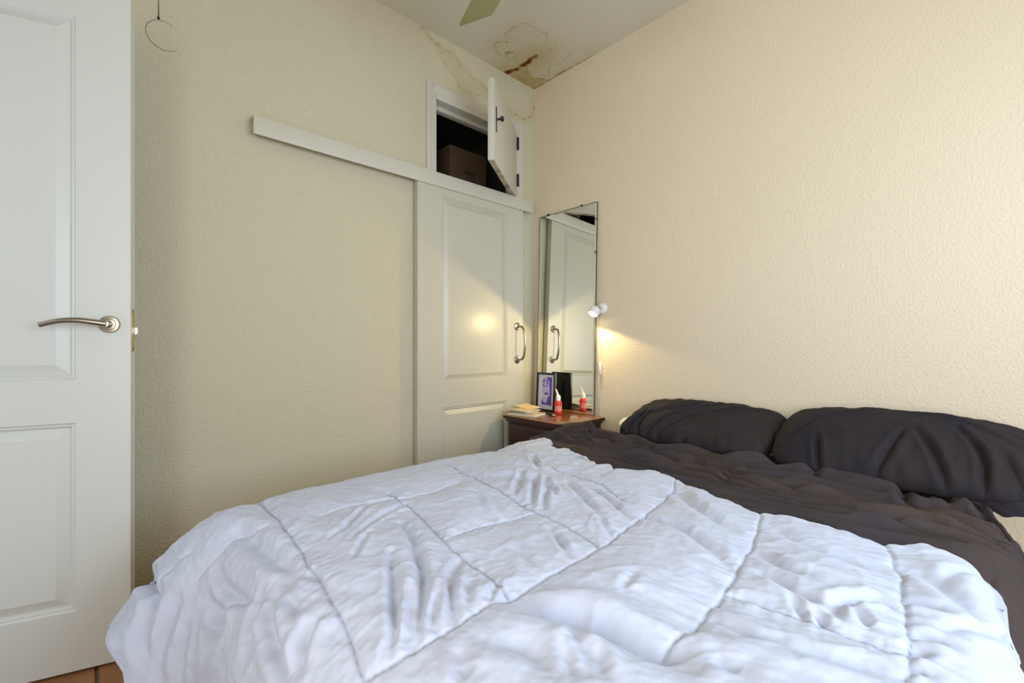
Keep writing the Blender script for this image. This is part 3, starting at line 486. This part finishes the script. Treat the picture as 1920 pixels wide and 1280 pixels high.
# mirror leaning on the wall, standing on the nightstand
mw, mh = .505, 1.378
ml = empty('mirror', (-.048, -.3225, NZ+.0015)); tag(ml, 'tall frameless mirror leaning on the wall behind the nightstand', 'mirror')
ml.rotation_euler = (0, math.atan2(.036, 1.378), 0)
# slab in local yz plane; silver face towards -x, bevel border
bm = bmesh.new()
b_ = .013
def mv(x, y, z): return bm.verts.new((x, y, z))
o_ = [mv(0, -mw/2, 0), mv(0, mw/2, 0), mv(0, mw/2, mh), mv(0, -mw/2, mh)]
i_ = [mv(-.0016, -mw/2+b_, b_), mv(-.0016, mw/2-b_, b_), mv(-.0016, mw/2-b_, mh-b_), mv(-.0016, -mw/2+b_, mh-b_)]
k_ = [mv(.005, -mw/2, 0), mv(.005, mw/2, 0), mv(.005, mw/2, mh), mv(.005, -mw/2, mh)]
for i in range(4):
    bm.faces.new((o_[i], o_[(i+1)%4], i_[(i+1)%4], i_[i])); bm.faces.new((o_[i], o_[(i+1)%4], k_[(i+1)%4], k_[i]))
bm.faces.new(k_); fc = bm.faces.new(i_)
fc.material_index = 0
me = mesh_from_bm(bm, 'glass'); o = obj('glass', me, M['mirror'], ml)
bm = bmesh.new(); e_ = .0022
for y in (-mw/2-e_/2, mw/2-e_/2): box_bm(bm, -.002, .006, y, y+e_, 0, mh)
box_bm(bm, -.002, .006, -mw/2, mw/2, mh-e_/2, mh+e_/2)
obj('edge', mesh_from_bm(bm, 'edge'), mat('dark_glass_edge', (.05, .06, .04), .3), ml)
for y, big in ((mw/2-.075, 0), (mw/2-.085, 1), (-mw/2+.125, 0)):
    bm = bmesh.new(); box_bm(bm, -.006, .006, y-.006, y+.006, mh-.004, mh+.008, .002); obj('clip', mesh_from_bm(bm, 'clip', 35), M['black'], ml)

# ------------------------------------------------------------------ things on the nightstand
pf = empty('picture_frame', (-.137, -.235, NZ+.001)); tag(pf, 'black picture frame with a purple and white print on the nightstand', 'picture frame')
pf.rotation_euler = (0, R_(3), R_(-1))
fw, fh, fb = .172, .262, .014
bm = bmesh.new()
for a in ((-fw/2, -fw/2+fb, 0, fh), (fw/2-fb, fw/2, 0, fh), (-fw/2+fb, fw/2-fb, 0, fb), (-fw/2+fb, fw/2-fb, fh-fb, fh)): box_bm(bm, -.008, .010, a[0], a[1], a[2], a[3], .0015)
obj('frame', mesh_from_bm(bm, 'frame', 35), M['black_gloss'], pf)
box('back_board', .004, .009, -fw/2+.004, fw/2-.004, .004, fh-.004, M['black'], pf)
box('mount', -.0005, .002, -fw/2+fb, fw/2-fb, fb, fh-fb, mat('mount_card', (.62, .60, .66), .6), pf)
# print, a purple field with a pale half, dark blots and a castle-like block
M['purple'] = mat('purple_print', (.09, .035, .33), .5, var=(40, (.16, .08, .42), 1)); M['lilac'] = mat('lilac_print', (.42, .38, .66), .5, var=(60, (.55, .52, .72), 1))
def flat(name, polys, mt, x, par):
    bm = bmesh.new()
    for pl in polys:
        f = bm.faces.new([bm.verts.new((x, y, z)) for y, z in pl])
        r = bmesh.ops.extrude_face_region(bm, geom=[f]); bmesh.ops.translate(bm, verts=[g for g in r['geom'] if isinstance(g, bmesh.types.BMVert)], vec=(-.0005, 0, 0))
    return obj(name, mesh_from_bm(bm, name), mt, par)
pr = flat('print', [[(.040, .045), (-.054, .040), (-.054, .232), (.0, .232), (-.030, .200), (-.036, .13), (-.03, .10), (.02, .10), (.034, .07)]], M['purple'], -.0005, pf)
flat('print_light', [[(.0, .232), (.030, .222), (.036, .15), (.032, .112), (-.03, .112), (-.036, .14), (-.028, .205)], [(.03, .10), (.022, .06), (-.01, .055), (-.02, .10)]], M['lilac'], -.0011, pf)
def blob(cy, cz, ry, rz, n=9, rot=0): return [(cy+ry*math.cos(2*math.pi*i/n)*(1+.18*math.sin(5*i)), cz+rz*math.sin(2*math.pi*i/n)) for i in range(n)]
for mk in ([blob(.018, .212, .009, .007), blob(.027, .198, .006, .009), blob(.012, .197, .006, .005), blob(-.010, .205, .006, .012), blob(-.014, .188, .008, .006), blob(.022, .178, .006, .008), blob(.016, .166, .005, .005), blob(-.006, .172, .010, .004), [(.010, .128), (-.022, .128), (-.022, .110), (.010, .110)]]): flat('print_mark', [mk], M['purple'], -.0017, pf)
tag(pr, 'purple abstract print')
# folded strut at the back
bm = bmesh.new(); box_bm(bm, .0, .003, -.02, .02, 0, .20, .001); obj('strut', mesh_from_bm(bm, 'strut', 35), M['black'], pf, (.010, 0, .004), (0, R_(6), 0))

bt = empty('spray_bottle', (-.178, -.388, NZ+.001)); tag(bt, 'small red bottle with a bent white nozzle on the nightstand', 'bottle')
bm = bmesh.new(); lathe(bm, [(.019, 0), (.0225, .002), (.0235, .006), (.0235, .072), (.0225, .080), (.017, .087), (.0135, .090), (.0135, .094)], 'Z', 32); obj('body', mesh_from_bm(bm, 'body', 40), M['red'], bt)
bm = bmesh.new()
for i in range(5): pass
lathe(bm, [(.0238, .022), (.0238, .058)], 'Z', 32, (0,0,0), False); obj('label_band', mesh_from_bm(bm, 'label_band', 40), mat('pale_red_label', (.80, .16, .13), .4, var=(120, (.85, .45, .4), .8)), bt)
bm = bmesh.new(); lathe(bm, [(.0155, .090), (.0155, .116), (.011, .124), (.008, .126)], 'Z', 28); cp = obj('cap', mesh_from_bm(bm, 'cap', 40), M['white_plastic'], bt)
bm = bmesh.new(); tube(bm, spline([(0, .004, .120), (.0, .008, .135), (0, .015, .150), (0, .022, .163)], 6), [.0075]*6+[.006]*6+[.0045]*7, 14, up=Vector((1,0,0)))
obj('nozzle', mesh_from_bm(bm, 'nozzle', 50), M['white_plastic'], cp)

def book(name, label, x, y, z, L, Wd, T, rz, cover, tilt=0, curl=0, sag=0):
    """soft-cover book: pages block with two bending covers; long side along local y"""
    e = empty(name, (x, y, z), rz); e.rotation_euler = (0, tilt, rz); tag(e, label, 'book', 'books and booklets on the nightstand')
    n = 12
    def sheet(z0, z1, mt, nm, g):
        bm = bmesh.new(); rows = []
        for i in range(n+1):
            t = i/n; yy = -L/2-g+(L+2*g)*t; dz = curl*max(0, t-.55)**2*4+sag*math.sin(math.pi*t)
            rows.append([bm.verts.new((xx, yy, zz+dz)) for xx, zz in ((-Wd/2-g, z0), (Wd/2+g, z0), (Wd/2+g, z1), (-Wd/2-g, z1))])
        for a, b2 in zip(rows, rows[1:]):
            for k in range(4): bm.faces.new((a[k], a[(k+1)%4], b2[(k+1)%4], b2[k]))
        bm.faces.new(rows[0]); bm.faces.new(rows[-1][::-1])
        return obj(nm, mesh_from_bm(bm, nm), mt, e)
    sheet(.001, T-.001, M['paper'], 'pages', 0); sheet(0, .001, cover, 'cover', .001); sheet(T-.001, T, cover, 'cover', .001)
    return e
book('book', 'pale thick book at the bottom of the stack on the nightstand', -.335, -.255, NZ+.001, .20, .135, .013, R_(12), M['cover1'])
book('book', 'dark-edged book in the middle of the nightstand stack', -.330, -.215, NZ+.0145, .175, .12, .009, R_(-6), M['cover3'])
book('booklet', 'cream patterned booklet lying on top of the nightstand stack', -.335, -.210, NZ+.025, .20, .14, .005, R_(6), M['cover1'], 0, -.006, .004)
book('booklet', 'orange curling booklet on top of the stack, nearest the picture frame', -.262, -.190, NZ+.0345, .17, .10, .003, R_(-14), M['cover2'], R_(-4), .010, .003)
pn = empty('marker_pen', (-.252, -.395, NZ+.009), R_(20)); tag(pn, 'black marker with a silver tip lying beside the red bottle', 'pen')
bm = bmesh.new(); lathe(bm, [(.0, -.05), (.007, -.05), (.008, -.046), (.008, .03)], 'X', 16); obj('barrel', mesh_from_bm(bm, 'barrel', 40), M['black'], pn, None, None)
bm = bmesh.new(); lathe(bm, [(.0082, .03), (.0082, .045), (.005, .05), (0, .05)], 'X', 16); obj('cap', mesh_from_bm(bm, 'cap', 40), M['chrome'], pn)
pn.rotation_euler = (0, 0, R_(68))

# ------------------------------------------------------------------ wall lamp with its cord
lp = empty('wall_lamp', (0, -.612, 1.222)); tag(lp, 'small white ball wall lamp, lit, at the right edge of the mirror', 'lamp')
bm = bmesh.new(); lathe(bm, [(.036, .001), (.037, .010), (.033, .020), (.022, .026), (.0, .027)], 'X', 36, (0,0,0), False); obj('wall_plate', mesh_from_bm(bm, 'wall_plate', 40), M['white_plastic'], lp)
bm = bmesh.new(); lathe(bm, [(.003, .020), (.003, .028)], 'X', 12, (.001, -.012, -.004)); obj('screw', mesh_from_bm(bm, 'screw', 40), M['black'], lp)
bm = bmesh.new(); tube(bm, [(-.02, .004, .004), (-.045, .012, .004)], .008, 14); obj('joint', mesh_from_bm(bm, 'joint', 50), M['metal'], lp)
hd = empty('lamp_head', (-.066, .020, -.020)); hd.parent = lp; hd.rotation_euler = (R_(6), R_(33), 0)
bm = bmesh.new(); pr_ = [(.037*math.sin(t), .037*math.cos(t)) for t in np.linspace(.02, math.pi*.70, 20)]
pr2 = [(.0345*math.sin(t), .0345*math.cos(t)) for t in np.linspace(math.pi*.70, .02, 20)]
lathe(bm, pr_+pr2, 'Z', 36, (0,0,0), False); obj('ball_shade', mesh_from_bm(bm, 'ball_shade', 60), M['white_plastic'], hd)
bm = bmesh.new(); lathe(bm, [(.0, -.034), (.016, -.031), (.026, -.024), (.0275, -.018), (.010, -.004)], 'Z', 28, (0,0,0), False); tag(obj('bulb', mesh_from_bm(bm, 'bulb', 60), M['bulb'], hd), 'glowing warm bulb')
sl = bpy.data.lights.new('lamp_light', 'SPOT'); sl.energy = 9; sl.color = (1, .78, .38); sl.spot_size = R_(168); sl.spot_blend = .12; sl.shadow_soft_size = .018
so = bpy.data.objects.new('lamp_light', sl); COL.objects.link(so); so.parent = hd; so.location = (0, 0, -.040)
bm = bmesh.new(); tube(bm, spline([(-.006, .012, -.034), (-.004, .014, -.10), (-.004, .013, -.22), (-.005, .014, -.345)], 6), .0017, 8); tube(bm, spline([(-.005, .014, -.425), (-.004, .010, -.52), (-.006, .016, -.62), (-.01, .0, -.80), (-.01, 0, -1.15)], 6), .0017, 8)
obj('cord', mesh_from_bm(bm, 'cord', 60), M['white_plastic'], lp)
bm = bmesh.new(); box_bm(bm, -.016, -.002, .005, .024, -.425, -.345, .005); obj('switch', mesh_from_bm(bm, 'switch', 40), M['white_plastic'], lp)

# wire hanging on the left part of the back wall
wr = empty('wire', (-2.191, -.0, 2.312)); tag(wr, 'thin dark wire hanging down the back wall, with a small loop below', 'wire')
bm = bmesh.new(); tube(bm, [(0, -.006, 0), (.001, -.006, .25), (0, -.006, .565)], .0014, 6); obj('strand', mesh_from_bm(bm, 'strand'), M['ink'], wr)
bm = bmesh.new(); lathe(bm, [(.004, 0), (.004, .008)], 'Y', 10); obj('nail', mesh_from_bm(bm, 'nail'), M['ink'], wr)
bm = bmesh.new(); tube(bm, [(.018+.058*math.cos(t), -.003, -.062+.058*math.sin(t)) for t in np.linspace(R_(60), R_(318), 30)], [.0006+.0007*math.sin(x*math.pi) for x in np.linspace(0, 1, 30)], 6); obj('loop', mesh_from_bm(bm, 'loop'), mat('faded_string', (.30, .26, .16), .8), wr)

# ------------------------------------------------------------------ bed
bed = empty('bed', (-1.0, -1.56, 0)); tag(bed, 'double bed with a tan mattress under dark bedding, head against the right wall', 'bed')
bm = bmesh.new(); box_bm(bm, -.93, .945, -.69, .69, .16, .275, .008); obj('base', mesh_from_bm(bm, 'base', 35), M['bedwood'], bed)
bm = bmesh.new(); box_bm(bm, -.95, .96, -.735, .70, .276, .485, .035, 4); obj('mattress', mesh_from_bm(bm, 'mattress', 50), M['tan'], bed)
bm = bmesh.new(); box_bm(bm, -.955, .88, -.742, .706, .30, .494, .040, 4); tag(obj('fitted_sheet', mesh_from_bm(bm, 'fitted_sheet', 50), M['fitted'], bed), 'dark blue grey fitted sheet')
for sx in (-.86, .88):
    for sy in (-.62, .62):
        bm = bmesh.new(); lathe(bm, [(.022, .001), (.03, .16)], 'Z', 20, (sx, sy, 0)); obj('leg', mesh_from_bm(bm, 'leg', 40), M['bedwood'], bed)

def polyint(xs, ps, k):
    t = [p[0] for p in ps]; v = [p[k] for p in ps]
    return np.interp(xs, t, v)
def arc_profile(pts, n=60):
    """smooth a (out, down) polyline and parameterise it by arc length"""
    p = np.array(pts, float)
    for _ in range(3):
        q = [p[0]]
        for i in range(len(p)-1):
            q += [p[i]*.75+p[i+1]*.25, p[i]*.25+p[i+1]*.75]
        q.append(p[-1]); p = np.array(q)
    s = np.r_[0, np.cumsum(np.hypot(*np.diff(p, axis=0).T))]
    return s, p
FOOT_C = arc_profile([(0,0),(.10,0),(.20,-.012),(.27,-.04),(.325,-.085),(.375,-.15),(.425,-.21),(.465,-.265),(.488,-.31),(.50,-.37),(.505,-.46)])
FOOT_M = arc_profile([(0,0),(.07,0),(.15,-.015),(.22,-.06),(.27,-.13),(.30,-.22),(.325,-.33),(.335,-.45),(.34,-.52)])
SIDE = arc_profile([(0,0),(.05,-.002),(.10,-.02),(.135,-.055),(.152,-.11),(.16,-.20),(.165,-.33)])
SIDE_R = arc_profile([(0,0),(.05,-.002),(.09,-.015),(.125,-.05),(.145,-.11),(.155,-.20),(.165,-.36)])
XF, YL, YR, Z0 = -1.90, -.915, -2.20, .555
def duvet_base(a, b):
    """a: along the bed (x on top), b: across (y on top); unrolled beyond the edges"""
    s = np.clip(XF-a, 0, None)
    w = np.clip((b+1.12)/.26, 0, 1); w = w*w*(3-2*w)
    fx = w*np.interp(s, FOOT_C[0], FOOT_C[1][:,0])+(1-w)*np.interp(s, FOOT_M[0], FOOT_M[1][:,0])
    fz = w*np.interp(s, FOOT_C[0], FOOT_C[1][:,1])+(1-w)*np.interp(s, FOOT_M[0], FOOT_M[1][:,1])
    x = np.where(a < XF, XF-fx, a)
    tl = np.clip(b-YL, 0, None); tr = np.clip(YR-b, 0, None)
    y = b.copy()
    y = np.where(b > YL, YL+np.interp(tl, SIDE[0], SIDE[1][:,0]), y)
    y = np.where(b < YR, YR-np.interp(tr, SIDE_R[0], SIDE_R[1][:,0]), y)
    damp = 1-.75*np.clip(s/.35, 0, 1)
    z = Z0+fz+damp*(np.interp(tl, SIDE[0], SIDE[1][:,1])+np.interp(tr, SIDE_R[0], SIDE_R[1][:,1]))
    return x, y, z

# ---- duvet
na, nb = 560, 620
bv = np.concatenate([np.linspace(-2.60, -2.2, 110, endpoint=False), np.linspace(-2.2, -.90, 430, endpoint=False), np.linspace(-.90, -.575, 80)]); nb = len(bv)
hp = sorted([(y, x) for x, y in BAKE['H'][3:]]); hy = np.array([p[0] for p in hp]); hx_ = np.array([p[1] for p in hp])
head = np.interp(bv, hy, hx_)
head = np.where(bv > -.90, np.interp(bv, [-.90, -.85, -.70, -.57], [np.interp(-.90, hy, hx_), -.80, -.84, -.88]), head)
head = np.where(bv < -2.27, np.interp(bv, [-2.60, -2.42, -2.34, -2.27], [-1.50, -1.30, -1.12, np.interp(-2.27, hy, hx_)]), head)
head = np.convolve(np.pad(head, 3, 'edge'), np.ones(7)/7, 'valid')+.008*noise(bv*22, bv*0+.3, 4)+.004*noise(bv*60, bv*0+.3, 5)
tail = np.interp(bv, [-2.6, -1.5, -1.02, -.945, -.85, -.575], [-2.60, -2.60, -2.61, -2.49, -2.468, -2.44])+.006*noise(bv*7, bv*0, 12)
t = np.linspace(0, 1, na)[:, None]
A = head[None]+(tail-head)[None]*t; Bm = np.repeat(bv[None], na, 0)
x, y, z = duvet_base(A, Bm)
P = np.stack([x, y, z], -1)
N = np.cross(np.gradient(P, axis=0), np.gradient(P, axis=1)); N /= np.linalg.norm(N, axis=-1, keepdims=True)+1e-9
N *= np.sign(N[na//3, nb//2, 2])
h = np.zeros(A.shape); dmin = np.full(A.shape, 1.); thread = np.zeros(A.shape)
WA = A+.005*noise(A*14, Bm*14, 40); WB = Bm+.005*noise(A*14, Bm*14, 41)
for k, s in enumerate(BAKE['S']):
    d, sl_, L = dist_poly(WA, WB, smooth_poly(s, 1)); dmin = np.minimum(dmin, d)
    pk = noise(sl_*30+k*7+d*9, d*6, 60+k)+.7*noise(sl_*75+k*7-d*14, d*10, 80+k)
    h += .0026*pk*np.exp(-(d/.040)**1.2)*(1-np.exp(-(d/.004)**2))
    thread = np.maximum(thread, (1. if k < 10 else .35)*np.exp(-(d/.0022)**2)*(.62+.5*noise(sl_*160, d*0, 3)))
dh = (head[None]-A); nearhead = np.clip(dh/.16, 0, 1)
h += .013*(1-np.exp(-(dmin/.055)**1.3))*nearhead+.004*(1-nearhead)-.004*np.exp(-(dmin/.0045)**2)-.010
for k, (s, wd, am) in enumerate(BAKE['V']):
    d, sl_, L = dist_poly(WA, WB, smooth_poly(s, 2)); u = np.clip(sl_/L, 0, 1)
    env = np.sin(np.pi*np.clip(u*.9+.05, 0, 1))**.6
    am *= 1.4; h += am*env*np.exp(-(d/wd)**2)-am*.40*env*np.exp(-((d-wd*2.0)/(wd*1.1))**2)
# loose wrinkles: long ones across the bed, crossing finer ones
wr1 = fbm(A*5.0+.6*Bm, (Bm-A*.35)*15, 101, 3); wr2 = fbm((A+Bm*.5)*17, (Bm-A)*4.2, 131, 3)
msk = np.clip(.5+1.2*noise(A*2.6, Bm*2.6, 150), 0, 1)
wr3 = fbm(A*13+Bm*3.5+.7*noise(A*3, Bm*3, 77), Bm*3.0-A*.5, 141, 3)
h += .0014*wr1*msk+.0078*wr3*np.clip(.35+.9*noise(A*2.1+5, Bm*2.1, 151), .12, 1)+.0020*wr2*(1-msk)
rg = 1-np.abs(noise(A*9+.8*noise(A*6, Bm*6, 7), Bm*9, 170)); h += .0022*(rg**5-.25)
h += .010*noise(A*2.2, Bm*2.2, 180)+.012*noise(A*4.5, Bm*4.5, 181)*.5
h += .0011*fbm(A*55, Bm*38, 190, 2)
dh = (head[None]-A)                          # distance from the head border
# gathers running from the head border at the far corner
g = np.clip((Bm+1.45)/.5, 0, 1)*np.exp(-dh/.16); h += .0085*g*noise(Bm*30, A*4, 200)
edge = np.clip(dh/.035, 0, 1); edge = np.sqrt(np.clip(1-(1-edge)**2, 0, 1))
P = P+N*h[..., None]
P[..., 2] -= (1-edge)*.034*(A > XF)
low = P[..., 2] < .02; P[..., 2] = np.where(low, .02+(P[..., 2]-.02)*.05, P[..., 2])
# keep above the mattress
inb = (P[..., 0] > -1.975) & (P[..., 1] < -.835) & (P[..., 1] > -2.318)
P[..., 2] = np.where(inb, np.maximum(P[..., 2], .515), P[..., 2])
me = grid_mesh(P[..., 0], P[..., 1], P[..., 2], 'duvet', True, None, False)
attr(me, 'thread', np.clip(thread, 0, 1))
dv = obj('duvet', me, M['duvet']); tag(dv, 'white quilted duvet spread over the bed and hanging over its foot', 'duvet')
me.update()
nz = me.polygons[(na//3)*(nb-1)+nb//2].normal.z
so_ = dv.modifiers.new('solid', 'SOLIDIFY'); so_.thickness = .010; so_.offset = -1 if nz > 0 else 1

# ---- dark top sheet, pushed back in folds below the pillows
yv = np.concatenate([np.linspace(-2.56, -2.28, 70, endpoint=False), np.linspace(-2.28, -.78, 380, endpoint=False), np.linspace(-.78, -.50, 70)])
ta = np.linspace(0, 1, 230)[:, None]
top_x = np.interp(yv, [-2.56, -2.42, -2.34, -2.25, -1.5, -1.0, -.86, -.76, -.66, -.60, -.50], [-.62, -.60, -.60, -.485, -.462, -.465, -.41, -.32, -.30, -.36, -.46])
bot_x = np.interp(yv, [-2.56, -2.36, -2.2, -1.5, -.95, -.80, -.66, -.50], [-1.50, -1.36, -1.20, -1.10, -.98, -.86, -.74, -.68])
Xs = top_x[None]+(bot_x-top_x)[None]*ta; Ys = np.repeat(yv[None], len(ta), 0)
yo, dz = Ys.copy(), np.zeros(Ys.shape)
tr = np.clip(-2.225-Ys, 0, None); yo = np.where(tr > 0, -2.225-np.interp(tr, SIDE_R[0], SIDE_R[1][:, 0]), yo); dz += np.interp(tr, SIDE_R[0], SIDE_R[1][:, 1])
tl = np.clip(Ys+.76, 0, None); yo = np.where(tl > 0, -.76+np.interp(tl, SIDE[0], SIDE[1][:, 0])*.8, yo); dz += np.interp(tl, SIDE[0], SIDE[1][:, 1])*.8
Zs = .522+dz
h = np.zeros(Xs.shape)
for k, (s, wd, am) in enumerate(BAKE['D']):
    d, sl_, L = dist_poly(Xs+.006*noise(Xs*12, Ys*12, 9), Ys, smooth_poly(s, 2)); u = np.clip(sl_/L, 0, 1); env = np.sin(np.pi*np.clip(u*.92+.04, 0, 1))**.5
    am *= 1.5; h -= (.007*env*np.exp(-(d/.0045)**2) if am < 0 else 0); h += am*env*np.exp(-(d/wd)**2)-am*.4*env*np.exp(-((d-wd*1.9)/wd)**2)
rr = 1-np.abs(noise(Xs*9.5+Ys*1.6+.5*noise(Xs*4, Ys*3, 5), Ys*1.7, 301)); h += .034*(rr**4-.3)+.007*noise(Xs*24+Ys*3, Ys*2.6, 305)+.0010*fbm(Xs*50+Ys*8, Ys*5, 311, 2)+.010*noise(Xs*6, Ys*4, 320)
lump = np.exp(-(((Xs+.48)/.17)**2+((Ys+.74)/.17)**2)); h += .020*lump+.010*lump*noise(Xs*16, Ys*22, 330)
h += .016*np.exp(-((Xs-top_x[None]+.03)/.03)**2)
e1 = np.clip(np.abs(Xs-top_x[None])/.02, 0, 1); h -= (1-np.sqrt(1-(1-e1)**2))*.025
calm = np.clip(1-1.0*np.clip((Ys+.80)/.10, 0, 1)*.8, 0, 1); h = (h-.02*lump)*calm+.024*lump
wide = np.clip((-2.24-Ys)/.06, 0, 1)*np.clip((-.85-Xs)/.15, 0, 1); h = h*(1-.8*wide)-.012*wide
Zs = Zs+h
ins_ = (yo < -.84) & (yo > -2.31); Zs = np.where(ins_, np.maximum(Zs, .499), Zs)
e2 = np.clip((Xs-bot_x[None])/.1, 0, 1); Zs = np.where(ins_, .499+(Zs-.499)*np.clip(.25+e2, 0, 1), Zs)
hd_ = np.interp(yv, bv, head)[None]; und = np.clip((hd_-.012-Xs)/.02, 0, 1)*(Ys < -.86)*(Ys > -2.26); Zs = Zs*(1-und)+.4985*und
nsr = (yo > -.68) & (Xs > -.46); Zs = np.where(nsr, np.maximum(Zs, NZ+.004), Zs)
me = grid_mesh(Xs, yo, Zs, 'top_sheet'); sh = obj('top_sheet', me, M['sheet']); tag(sh, 'charcoal sheet rumpled in long folds between the white duvet and the pillows', 'sheet')
me.update(); nz = me.polygons[100*(len(yv)-1)+len(yv)//2].normal.z
so_ = sh.modifiers.new('solid', 'SOLIDIFY'); so_.thickness = .003; so_.offset = -1 if nz > 0 else 1

# ---- pillows
def pillow(label, loc, rot, L, D, T, seed, strokes=(), cr=.30, ex=.50):
    e = empty('pillow', loc); e.rotation_euler = rot; tag(e, label, 'pillow', 'charcoal pillows at the head of the bed')
    nu, nv = 210, 130
    u, v = np.meshgrid(np.linspace(-1, 1, nu), np.linspace(-1, 1, nv))
    pu, pv = np.sign(u)*np.abs(u)**.9, v
    X = u*np.sqrt(1-cr*v**4)*L/2*(1-.03*(1-v**2)**.7+.02*noise(v*3, u*0, seed)*np.abs(u)); Y = v*np.sqrt(1-cr*u**4)*D/2*(1-.04*(1-u**2)**.5+.03*noise(u*4, v*0, seed+1)*np.abs(v))
    f = ((1-np.abs(u)**2.6)*(1-np.abs(v)**2.2)); f = np.clip(f, 0, 1)**ex
    ed = np.sqrt(np.clip(1-np.maximum(np.abs(u), np.abs(v)), 0, 1))
    n1 = fbm(X*7+Y*3, Y*17-X*4, seed+5, 3); n2 = fbm(X*26, Y*8, seed+9, 3)
    g = np.exp(-(1-np.abs(v))/.30); g2 = np.exp(-(1-np.abs(u))/.22)
    H = T*f+f*(.004*n1+.003*n2+.009*noise(X*5, Y*5, seed+13))+np.minimum(f*3, 1)*(.010*g*noise(X*21+.6*noise(X*5, Y*5, 2), Y*3, seed+21)+.009*g2*noise(X*4, Y*24, seed+25))
    for s, wd, am in strokes:
        d, sl_, Ln = dist_poly(X, Y, smooth_poly(s, 2)); uu = np.clip(sl_/Ln, 0, 1)
        H -= np.minimum(f*3, 1)*(.005 if am < 0 else 0)*np.sin(np.pi*np.clip(uu*.8+.15, 0, 1))*np.exp(-(d/.0045)**2)
        H += np.minimum(f*3, 1)*am*np.sin(np.pi*np.clip(uu*.8+.15, 0, 1))**.6*(np.exp(-(d/wd)**2)-.4*np.exp(-((d-1.9*wd)/wd)**2))
    H = np.maximum(H, 0)
    Hb = -T*.40*f
    me = bpy.data.meshes.new('case')
    a = grid_mesh(X, Y, H, 'a'); b = grid_mesh(X, Y, Hb, 'b', True, None, True)
    bm = bmesh.new(); bm.from_mesh(a); bm.from_mesh(b); bmesh.ops.remove_doubles(bm, verts=bm.verts, dist=.0004)
    bm.to_mesh(me); bm.free(); bpy.data.meshes.remove(a); bpy.data.meshes.remove(b)
    for p in me.polygons: p.use_smooth = True
    obj('pillowcase', me, M['pillowcase'], e); return e
# local x runs towards -Y of the room, local y up the wall side
def prot(tilt, yaw=0):
    m = Matrix.Rotation(yaw, 3, 'Z') @ Matrix.Rotation(-tilt, 3, 'Y') @ Matrix.Rotation(-math.pi/2, 3, 'Z')
    return m.to_euler()
p1 = pillow('charcoal pillow on the left, creased, nearer the lamp', (-.240, -1.335, .585), prot(R_(18), R_(-2)), .735, .44, .096, 500,
   [([(-.10, -.20), (.02, -.04), (.16, .08), (.28, .14)], .014, -.016), ([(-.16, -.20), (-.06, -.03), (.05, .10), (.10, .20)], .012, -.013), ([(.02, -.20), (.12, -.12), (.22, -.07)], .012, -.010),
    ([(-.27, -.20), (-.24, -.08), (-.27, .02)], .012, -.016), ([(-.21, -.20), (-.23, -.10), (-.19, -.02)], .010, -.013), ([(-.32, -.15), (-.29, -.04)], .012, -.010), ([(-.20, -.06), (-.10, .02), (-.02, .13)], .010, .008)], .22, .32)
p2 = pillow('plump charcoal pillow on the right, overlapping its neighbour', (-.262, -2.072, .610), prot(R_(21), R_(2)), .78, .47, .112, 620,
   [([(-.20, -.23), (-.22, -.10)], .010, -.014), ([(-.04, -.22), (.0, -.10), (.03, -.02)], .012, -.011), ([(.13, -.23), (.10, -.12), (.05, -.02)], .012, -.014), ([(.21, -.23), (.21, -.08), (.15, .03)], .011, -.016), ([(.29, -.2), (.25, -.05)], .013, -.010), ([(-.32, -.1), (-.22, .05), (-.05, .12)], .014, -.008), ([(.02, .10), (.18, .08), (.30, -.02)], .012, -.008)], .28, .50)
# open hem of the right pillowcase
u, v = np.meshgrid(np.linspace(0, 1, 50), np.linspace(0, 1, 26))
fx = -.44-.03*v+.015*np.sin(u*9)*v; fy = -2.235-.20*u; fz = .552-.048*v+.012*np.sin(u*7+1)*v+.022*u+.010*noise(u*6, v*4, 4)
me = grid_mesh(fx, fy, fz, 'open_hem')
o = obj('open_hem', me, M['pillowcase'], p2); bpy.context.view_layer.update(); o.matrix_parent_inverse = p2.matrix_basis.inverted()
sm = o.modifiers.new('solid', 'SOLIDIFY'); sm.thickness = .004
# white insert peeping from the left pillowcase
bm = bmesh.new(); bmesh.ops.create_uvsphere(bm, u_segments=24, v_segments=14, radius=1)
for q in bm.verts: q.co = Vector((q.co.x*.050, q.co.y*.045*(1+.15*math.sin(q.co.z*4)), q.co.z*.030*(1+.2*q.co.y)))
o = obj('insert', mesh_from_bm(bm, 'insert', True), M['insert'], p1, (-.372, -.045, -.010)); tag(o, 'white corner of the pillow insert')
# curled tan mattress tag
bm = bmesh.new(); tube(bm, [(-.155, -.865, .505), (-.145, -.868, .530), (-.150, -.872, .556)], [.012, .009, .004], 10, .35); o = obj('ticking_corner', mesh_from_bm(bm, 'ticking_corner', 50), M['tan'], bed); o.matrix_parent_inverse = Matrix.Translation((1.0, 1.56, 0))
